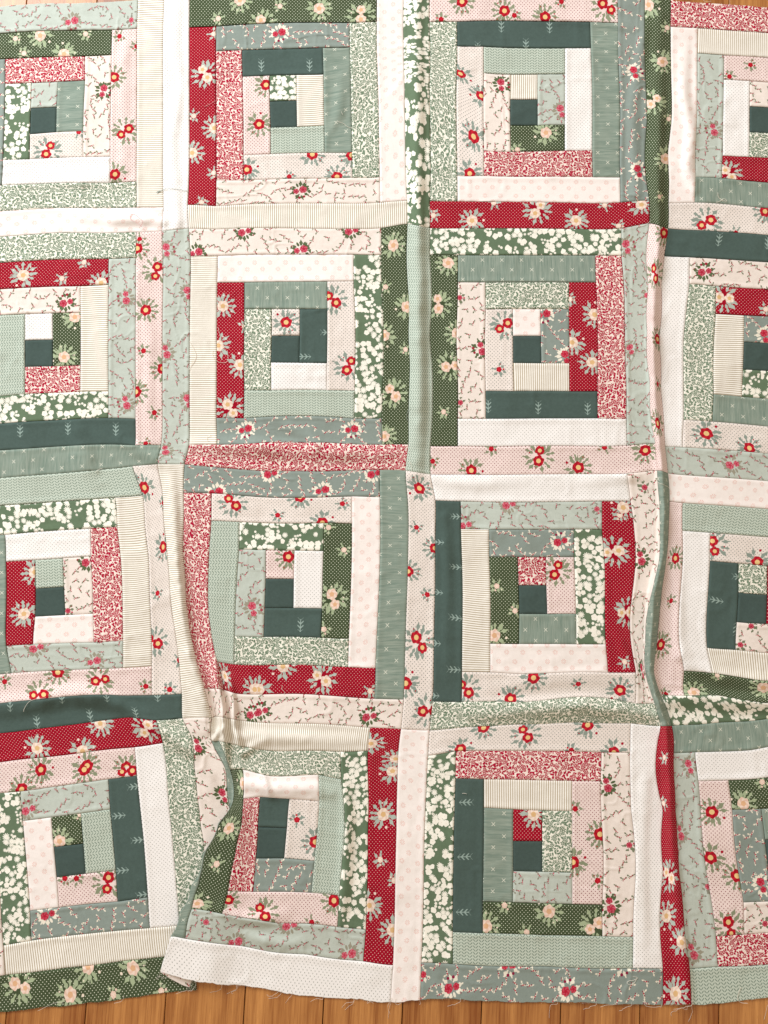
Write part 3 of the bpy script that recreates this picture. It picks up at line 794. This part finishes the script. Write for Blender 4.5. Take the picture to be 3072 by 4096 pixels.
MOTIFS += tiles(1, 3, '''PW 265 335 B|PW 385 480 S|PK 45 940 D|PK 505 860 S|PK 360 1000 B|BF 220 1020 C 180|BF 600 1210 C 0|RD 885 20 S|RD 825 300 S|RD 805 595 B|RD 735 890 S|RD 885 1050 S|RD 895 730 B|DF 1270 1420 C 180|DF 1640 1280 C 0|
GR 1610 890 B|GR 1490 1025 S|DF 1085 1340 B|DT 1355 222 A 270|DT 1345 575 A 270|DT 1335 935 A 270''')
MOTIFS += tiles(2, 3, '''GR 240 930 S|GR 540 1020 D|RD 140 300 S|PK 410 265 B|PK 570 430 S|PK 395 610 S|PK 555 730 B|CF 615 110 C 270|CF 635 890 C 270|DF 370 1440 C 180|DF 715 1280 C 0|RD 1020 700 D|RD 1000 960 S|RD 1060 1460 S|
RD 1100 1130 S|RD 985 230 B|BF 1090 420 C 270|BF 1170 1190 C 270|BF 1270 770 B|PK 1295 285 S|PK 1285 580 S|PK 1460 700 S|PK 1410 1030 D|GR 1500 230 S|GR 1620 90 B|DF 1620 760 C 90|BF 1150 30 B|CF 760 500 B|CF 1640 1010 B|GR 95 1065 B''')

# ------------------------------------------------------------------ build the patches
quilt = bpy.data.objects.new("quilt", None)
link(quilt)
quilt["label"] = "patchwork log cabin quilt in green, red, pink and white prints spread over the wooden floor"
quilt["category"] = "quilt"

patches = []
for (bc, br), codes in BLOCKS.items():
    for (u0, v0, u1, v1, code, horiz, side) in strips(bc * 9, br * 9, codes.split()):
        st_ = 0.043 if code in ('BF', 'DF', 'CF') else 0.085
        us, vs = samples(u0, u1, st_), samples(v0, v1, st_)
        UU, VV = np.meshgrid(us, vs)
        uv = np.stack([UU.ravel(), VV.ravel()], -1)
        # distance to nearest sewn edge (raw outer edges of the quilt are not sewn)
        d = np.full(len(uv), 9.0)
        if u0 > 0: d = np.minimum(d, uv[:, 0] - u0)
        if u1 < 36: d = np.minimum(d, u1 - uv[:, 0])
        if v0 > 0: d = np.minimum(d, uv[:, 1] - v0)
        if v1 < 36: d = np.minimum(d, v1 - uv[:, 1])
        bulk = (np.full(len(uv), 9.0), v1 - uv[:, 1], uv[:, 0] - u0, uv[:, 1] - v0, u1 - uv[:, 0])[side + 1]
        patches.append(dict(r=(u0, v0, u1, v1), code=code, h=horiz, uv=uv, d=d, b=bulk, nu=len(us), nv=len(vs)))
alluv = np.concatenate([p['uv'] for p in patches])
alld = np.concatenate([p['d'] for p in patches])
allb = np.concatenate([p['b'] for p in patches])
# raw edges at the bottom and top run slightly uneven
raw = alluv.copy()
wob = vnoise(alluv[:, 0] * 1.3, alluv[:, 1] * 0 + 3, 12) * 0.05 + vnoise(alluv[:, 0] * 7, alluv[:, 1] * 0 + 1, 13) * 0.03
raw[:, 1] += np.where(alluv[:, 1] > 35.95, wob, 0) + np.where(alluv[:, 1] < 0.05, wob * 0.6, 0)
allT, allW = cloth_point(raw, alld, allb)
i0 = 0
for p in patches:
    n = len(p['uv'])
    p['T'] = allT[i0:i0 + n]; p['W'] = allW[i0:i0 + n]
    i0 += n
    p['mot'] = []

for code, x, y, kind, turn in MOTIFS:
    best = None
    for p in patches:
        if p['code'] != code:
            continue
        d2 = ((p['T'] - (x, y)) ** 2).sum(1)
        k = int(d2.argmin())
        if best is None or d2[k] < best[0]:
            best = (d2[k], p, k)
    if best and best[0] < 130 ** 2:
        _, p, k = best
        c = p['uv'][k] + (np.array([x, y]) - p['T'][k]) / 182.0
        p['mot'].append((c[0], c[1], kind, turn))

VINE = ('BF', 'DF', 'CF')


def patch_object(p):
    u0, v0, u1, v1 = p['r']
    nu, nv = p['nu'], p['nv']
    I = np.arange(nu * nv).reshape(nv, nu)
    # v runs down the quilt, so this order faces up
    F = np.stack([I[1:, :-1], I[1:, 1:], I[:-1, 1:], I[:-1, :-1]], -1).reshape(-1, 4)
    me = bpy.data.meshes.new("patch")
    me.from_pydata(p['W'].tolist(), [], F.tolist())
    me.polygons.foreach_set('use_smooth', [True] * len(F))
    uv = p['uv']
    off = (rng.rand(2) * 7).round(3)
    st = uv if p['h'] else uv[:, ::-1]
    st = st + off
    l1 = me.uv_layers.new(name="cloth")
    l1.data.foreach_set('uv', st[F.ravel()].ravel())
    code = p['code']
    if code in ('DT', 'RD', 'GR', 'PK', 'PW') + VINE:
        mot = list(p['mot'])
        if code in VINE:
            # leafy vines wander over the ground between the clusters
            kept = []
            cl = [m for m in p['mot']]

            def free(x_, y_, own, gap):
                for m in cl:
                    if (x_ - m[0]) ** 2 + (y_ - m[1]) ** 2 < (0.37 if m[2] == 3 else .22) ** 2:
                        return False
                for q_ in kept:
                    if q_[3] != own and (x_ - q_[0]) ** 2 + (y_ - q_[1]) ** 2 < gap ** 2:
                        return False
                return u0 - .1 < x_ < u1 + .1 and v0 - .1 < y_ < v1 + .1
            seeds = []
            for m in cl:
                a0 = rng.uniform(0, 6.28)
                for k_ in range(4):
                    a1 = a0 + k_ * 1.57 + rng.uniform(-.3, .3)
                    seeds.append((m[0] + .39 * math.cos(a1), m[1] + .39 * math.sin(a1), a1, 0.2))
            area_ = (u1 - u0) * (v1 - v0)
            for k_ in range(int(area_ * 30)):
                seeds.append((rng.uniform(u0, u1), rng.uniform(v0, v1), rng.uniform(0, 6.28), 0.27))
            for own, (x_, y_, a1, gap) in enumerate(seeds):
                curv = rng.uniform(-.55, .55)
                for k_ in range(rng.randint(2, 6)):
                    if not free(x_, y_, own, gap):
                        break
                    kept.append((x_, y_, a1, own))
                    a1 += curv + rng.uniform(-.25, .25)
                    if rng.rand() < .2: curv = -curv
                    x_ += .215 * math.cos(a1); y_ += .215 * math.sin(a1)
            mot += [(c[0], c[1], 4, -math.degrees(c[2]) + rng.uniform(-12, 12)) for c in kept]
        if not mot:
            mot = [(u0 - 50, v0 - 50, 4, 0.0)]
        M = np.array([(m[0], m[1]) for m in mot])
        cen = uv[F].mean(1)
        wgt = np.array([{0: .06, 1: .09, 3: .13}.get(m[2], 0.0) for m in mot])
        near = (((cen[:, None, :] - M[None]) ** 2).sum(-1) - wgt).argmin(1)
        ang = np.array([math.radians(m[3]) if m[3] is not None else rng.uniform(0, 6.283) for m in mot])
        kd = np.array([m[2] for m in mot], float)
        loc = uv[F] - M[near][:, None, :]
        lx, ly = loc[..., 0], -loc[..., 1]
        ca, sa = np.cos(ang[near])[:, None], np.sin(ang[near])[:, None]
        rx, ry = lx * ca + ly * sa, -lx * sa + ly * ca
        if code == 'DT':
            kx = 0
        else:
            kx = (kd[near] * 4.0)[:, None]
            rx, ry = np.clip(rx, -1.9, 1.9), np.clip(ry, -1.9, 1.9)
        if code == 'DT' and p['mot'] == []:
            rx = rx + 9
        l2 = me.uv_layers.new(name="motif")
        l2.data.foreach_set('uv', np.stack([rx + kx, ry], -1).ravel())
    me.materials.append(MAT[code])
    o = bpy.data.objects.new("patch", me)
    link(o, quilt)
    md = o.modifiers.new("cloth_thickness", 'SOLIDIFY')
    md.thickness = 0.0006
    md.offset = -1
    o["label"] = LABEL[code]
    return o


for p in patches:
    patch_object(p)

# ------------------------------------------------------------------ threads
g = NT('pale_thread', 0.8)
MT_PALE = g.finish(srgb('#efe6d8'))
g = NT('grey_thread', 0.8)
MT_GREY = g.finish(srgb('#9aa8a0'))
g = NT('rose_thread', 0.8)
MT_ROSE = g.finish(srgb('#d8a0a0'))

_vis = allW[:, :2]


def surface_z(x, y):
    d2 = ((_vis - (x, y)) ** 2).sum(1)
    near = np.argpartition(d2, 6)[:6]
    near = near[d2[near] < 0.008 ** 2]
    return float(allW[near, 2].max()) if len(near) else 0.0


def catmull(P_, n=8):
    P_ = [np.array(q, float) for q in P_]
    P_ = [2 * P_[0] - P_[1]] + P_ + [2 * P_[-1] - P_[-2]]
    out = []
    for i in range(1, len(P_) - 2):
        for k in range(n):
            t = k / n
            a, b, c, d = P_[i - 1:i + 3]
            out.append(0.5 * ((2 * b) + (-a + c) * t + (2 * a - 5 * b + 4 * c - d) * t * t + (-a + 3 * b - 3 * c + d) * t ** 3))
    out.append(P_[-2])
    return out


def tube(path, r, mat, name, parent=None, lift=0.0008, on_floor=False):
    pts3 = []
    for q in path:
        w = to_world(q[0], q[1], 0.004)
        sz = surface_z(w[0], w[1])
        if sz > 0:
            w = to_world(q[0], q[1], sz)
        elif not on_floor:
            w = to_world(q[0], q[1], 0.0)
        else:
            w = to_world(q[0], q[1], 0.0)
        pts3.append(np.array([w[0], w[1], max(sz, 0.0) + lift]))
    for _ in range(2):
        zz = [p_[2] for p_ in pts3]
        for i in range(1, len(pts3) - 1):
            pts3[i][2] = max(zz[i], (zz[i - 1] + zz[i + 1]) / 2)
    V, Fc = [], []
    for i, q in enumerate(pts3):
        a = pts3[min(i + 1, len(pts3) - 1)] - pts3[max(i - 1, 0)]
        a = a / (np.linalg.norm(a) + 1e-9)
        side = np.cross(a, (0, 0, 1.0)); side /= (np.linalg.norm(side) + 1e-9)
        up = np.cross(side, a)
        for k in range(4):
            th = k * math.pi / 2 + math.pi / 4
            V.append(tuple(q + r * (math.cos(th) * side + math.sin(th) * up)))
        if i:
            for k in range(4):
                b0 = (i - 1) * 4; b1 = i * 4
                Fc.append((b0 + k, b0 + (k + 1) % 4, b1 + (k + 1) % 4, b1 + k))
    Fc.append((3, 2, 1, 0)); nn = len(pts3) * 4
    Fc.append((nn - 4, nn - 3, nn - 2, nn - 1))
    me = bpy.data.meshes.new(name)
    me.from_pydata(V, [], Fc)
    me.polygons.foreach_set('use_smooth', [True] * len(Fc))
    me.materials.append(mat)
    return link(bpy.data.objects.new(name, me), parent)


THREADS = [
    ('rose pink thread looped on the white snowflake strip near the left top crossing', MT_ROSE,
     [(905, 1480), (925, 1440), (900, 1410), (870, 1390), (848, 1398), (850, 1425), (885, 1445), (920, 1470)]),
    ('fine grey thread across the striped and white strips, upper left', MT_GREY, [(1012, 1248), (1040, 1236), (1018, 1252), (1070, 1228), (1140, 1226), (1215, 1240)]),
    ('short rose thread on the red flowered strip, upper left', MT_ROSE, [(1322, 695), (1355, 680), (1400, 655)]),
    ('pale curved thread on the sage linen strip beside the small flower strip', MT_PALE, [(2190, 790), (2225, 802), (2250, 822), (2278, 830)]),
    ('grey thread along the dusky vine strip, upper right', MT_GREY, [(4145, 345), (4155, 385), (4165, 425)]),
    ('white curly thread on the sage linen strip at the right edge', MT_PALE,
     [(4650, 1250), (4655, 1280), (4680, 1300), (4710, 1305), (4690, 1290), (4665, 1305), (4640, 1312)]),
    ('pale thread at the end of the red strip below the dusky vine strip', MT_PALE, [(4130, 1470), (4170, 1462), (4200, 1445), (4215, 1432)]),
    ('long white loop of thread on the red strip with cream flowers, left of centre', MT_PALE,
     [(1415, 2124), (1425, 2170), (1445, 2240), (1475, 2300), (1478, 2335), (1455, 2352), (1415, 2345), (1385, 2320), (1375, 2285), (1382, 2270)]),
    ('wavy pale thread on the tan striped strip, left of centre', MT_PALE, [(1230, 2215), (1258, 2265), (1272, 2310), (1245, 2360), (1222, 2400)]),
    ('small curl of pale thread at the bottom of the tan striped strip', MT_PALE, [(1368, 2820), (1345, 2830), (1340, 2850), (1355, 2858)]),
    ('short pale thread standing on the seam between sage linen and mint herringbone', MT_PALE, [(620, 3062), (640, 3044), (665, 3036)]),
    ('grey thread on the dark green strip beside the mint ridge', MT_GREY, [(2655, 2640), (2640, 2670), (2636, 2700), (2640, 2730)]),
    ('pale thread at the foot of the mint ridge', MT_PALE, [(2655, 2990), (2668, 3030), (2668, 3050)]),
    ('pale thread on the folded sage strip right of centre', MT_PALE, [(4262, 3128), (4300, 3142), (4340, 3164)]),
    ('white thread curling on the dark teal strip, lower left', MT_PALE, [(300, 4522), (240, 4528), (190, 4548), (160, 4590), (155, 4612)]),
    ('pale thread on the red strip with cream flowers, lower middle', MT_PALE, [(1830, 4440), (1828, 4465), (1845, 4485), (1838, 4500)]),
    ('looped pale thread on the dusky vine strip near the bottom edge', MT_PALE,
     [(4100, 6325), (4130, 6335), (4105, 6350), (4075, 6355), (4062, 6368), (4080, 6380), (4108, 6368), (4125, 6340)]),
    ('pale thread on the mint herringbone strip at the bottom right', MT_PALE, [(4800, 6395), (4785, 6430), (4778, 6470), (4800, 6495), (4845, 6500)]),
    ('short pale thread on the dark teal strip near the green daisy strip', MT_PALE, [(2995, 5140), (3010, 5140), (3024, 5144)]),
    ('tiny pale thread on the sage linen strip, upper middle', MT_PALE, [(2213, 725), (2216, 735), (2222, 745)]),
]
for lab, m, path in THREADS:
    o = tube(catmull(path), 0.00034, m, "loose_thread", lift=0.0009)
    o["label"] = lab
    o["category"] = "thread"
    o["group"] = "loose threads lying on the quilt"

FRAY = [
    [(245, 6550), (350, 6500), (410, 6492)], [(1040, 6300), (1030, 6330), (1012, 6345)], [(1100, 6330), (1030, 6325), (1010, 6345)],
    [(1360, 6430), (1410, 6420), (1435, 6400)], [(1470, 6440), (1520, 6415), (1540, 6400)], [(1510, 6440), (1500, 6430), (1530, 6412)],
    [(1730, 6445), (1750, 6455), (1800, 6430)], [(1740, 6470), (1790, 6462), (1820, 6440)], [(1850, 6500), (1870, 6470), (1890, 6450)],
    [(2010, 6490), (2055, 6470), (2090, 6475)], [(2215, 6530), (2240, 6500), (2290, 6490)], [(2235, 6545), (2260, 6520), (2290, 6498)],
    [(2380, 6500), (2400, 6490), (2420, 6500)], [(2535, 6490), (2520, 6540), (2515, 6600)], [(2530, 6490), (2512, 6520), (2528, 6570)],
    [(2560, 6495), (2575, 6510), (2600, 6500)], [(2720, 6480), (2725, 6500), (2718, 6510)], [(2900, 6520), (2930, 6510), (2980, 6492)],
    [(3610, 6505), (3570, 6510), (3560, 6550), (3558, 6598)], [(3780, 6540), (3830, 6520), (3860, 6512)], [(3890, 6525), (3930, 6512), (3980, 6508)],
    [(4010, 6550), (4060, 6525), (4090, 6515)], [(4180, 6515), (4230, 6525), (4290, 6520)], [(4350, 6585), (4350, 6560), (4400, 6535), (4480, 6510)],
    [(4360, 6540), (4420, 6530), (4478, 6515)], [(4460, 6620), (4480, 6570), (4482, 6500), (4484, 6450)], [(4280, 6530), (4285, 6520), (4288, 6505)],
    [(4950, 6610), (4962, 6560), (4975, 6500)], [(740, 6500), (780, 6490), (800, 6472)], [(1140, 6440), (1180, 6425), (1210, 6416)],
    [(1215, 6420), (1245, 6415), (1262, 6395), (1268, 6370)], [(1222, 6425), (1240, 6400), (1250, 6375)], [(1250, 6350), (1275, 6352), (1290, 6345)],
    [(1235, 6424), (1258, 6400), (1270, 6380)], [(1210, 6415), (1228, 6392), (1245, 6362)],
    [(250, 15), (270, 25), (285, 40)], [(4560, 5), (4580, 12), (4610, 8)],
]
for path in FRAY:
    path = list(path)
    if path[0][1] > path[-1][1]:
        path.reverse()
    path.insert(0, (path[0][0] + 4, path[0][1] - 26))
    tube(catmull(path, 6), 0.00021, MT_PALE, "frayed_thread", parent=quilt, lift=0.0006, on_floor=True)

# short fuzz along the raw bottom and top edges
V, Fc = [], []
for vv, sgn in ((36.0, -1), (0.0, 1)):
    us = np.sort(rng.uniform(1.5, 31.5, 620))
    uvs = np.stack([us, np.full_like(us, vv)], -1)
    T_, W0 = cloth_point(uvs + np.stack([us * 0, np.full_like(us, -0.02 if vv > 1 else 0.02)], -1), np.full(len(us), 5.0))
    for w in W0:
        L_ = rng.uniform(0.0012, 0.0045)
        a_ = rng.uniform(-1.1, 1.1)
        e = w + np.array([math.sin(a_) * L_, sgn * math.cos(a_) * L_, -min(w[2] * 0.5, 0.001)])
        b = len(V)
        sd = np.array([0.00013, 0, 0]); upz = np.array([0, 0, 0.00022])
        V += [tuple(w - sd), tuple(w + sd), tuple(w + upz), tuple(e)]
        Fc += [(b, b + 1, b + 3), (b + 1, b + 2, b + 3), (b + 2, b, b + 3), (b, b + 2, b + 1)]
me = bpy.data.meshes.new("edge_fuzz")
me.from_pydata(V, [], Fc)
me.materials.append(MT_PALE)
o = link(bpy.data.objects.new("edge_fuzz", me), quilt)
o["kind"] = "stuff"

# ------------------------------------------------------------------ wooden floor
def wood():
    g = NT('honey_wood', 0.34)
    g.bsdf.inputs["Specular IOR Level"].default_value = 0.4
    tc = g.n.new('ShaderNodeTexCoord')
    oi = g.n.new('ShaderNodeObjectInfo')
    rnd = E(g, oi.outputs['Random'])
    sp = g.n.new('ShaderNodeSeparateXYZ')
    g.t.links.new(tc.outputs['Object'], sp.inputs[0])
    x, y = E(g, sp.outputs[0]), E(g, sp.outputs[1])
    sh = rnd * 37.0
    grain = g.noise(g.vec(x * 150.0 + sh, y * 3.6 + sh), 1.0, 6.0, 0.68)
    fine = g.noise(g.vec(x * 600.0 + sh, y * 14.0), 1.0, 3.0, 0.6)
    warpn = g.noise(g.vec(x * 8.0 + sh, y * 1.6 + sh), 1.0, 2.0)
    rings = (((x * 55.0) + warpn * 9.0 + sh) * 2.0).sin() * 0.5 + 0.5
    blotch = g.noise(g.vec(x * 14.0 + sh, y * 5.0 + sh * 2), 1.0, 3.0)
    f = grain * 1.5 + rings * 0.24 + fine * 0.7 + blotch * 0.7 + rnd * 0.34 - 1.27
    col = g.mix(f, srgb('#8a4c1c'), srgb('#dd9c58'))
    pore = (g.noise(g.vec(x * 900.0 + sh, y * 30.0), 1.0, 2.0) > 0.66)
    col = g.mix(pore * 0.35, col, srgb('#5e3413'))
    return g.finish(col, fine * 0.6 + grain * 0.6, 0.25, 0.0005)


g = NT('floor_gap_shade', 0.9)
MAT_GAP = g.finish(srgb('#2a160a'))
MAT_WOOD = wood()
a_ = to_world(548, 6636, 0.0); b_ = to_world(1084, 0, 0.0)
c_ = to_world(1062, 6636, 0.0)
dirv = (b_ - a_)[:2]; dirv /= np.linalg.norm(dirv)
ang = math.atan2(-dirv[0], dirv[1])
nrm = np.array([dirv[1], -dirv[0]])
width = abs(((c_ - a_)[:2] * nrm).sum()) * 1.0
bpy_floor = bpy.data.meshes.new("floor")
s_ = 1.6
bpy_floor.from_pydata([(-s_, -s_, -0.022), (s_, -s_, -0.022), (s_, s_, -0.022), (-s_, s_, -0.022),
                       (-s_, -s_, -0.03), (s_, -s_, -0.03), (s_, s_, -0.03), (-s_, s_, -0.03)], [],
                      [(0, 1, 2, 3), (7, 6, 5, 4), (0, 4, 5, 1), (1, 5, 6, 2), (2, 6, 7, 3), (3, 7, 4, 0)])
bpy_floor.materials.append(MAT_GAP)
floor = link(bpy.data.objects.new("floor", bpy_floor))
floor["kind"] = "structure"
floor["label"] = "honey brown wooden floor of long boards under the quilt"


def plank_mesh(L):
    gap, ch = 0.0008, 0.0008
    x0, x1 = gap, width - gap
    prof = [(x0, -0.02), (x0, -ch), (x0 + ch, 0.0), (x1 - ch, 0.0), (x1, -ch), (x1, -0.02)]
    V, Fc = [], []
    for yy in (0.0, L):
        for px, pz in prof:
            V.append((px, yy, pz))
    n = len(prof)
    for i in range(n - 1):
        Fc.append((i + 1, i, n + i, n + i + 1))
    Fc.append((0, 5, 11, 6))
    Fc.append(tuple(range(n))); Fc.append(tuple(range(2 * n - 1, n - 1, -1)))
    me = bpy.data.meshes.new("plank")
    me.from_pydata(V, [], Fc)
    me.materials.append(MAT_WOOD)
    return me


pm = plank_mesh(2.9)
base = a_[:2] - dirv * 0.42
for k in range(-5, 17):
    o = bpy.data.objects.new("plank", pm)
    pos = base + nrm * width * k
    o.location = (pos[0], pos[1], 0.0)
    o.rotation_euler = (0, 0, ang)
    link(o, floor)

print("points", n_, "verts", len(alluv), "width", width)
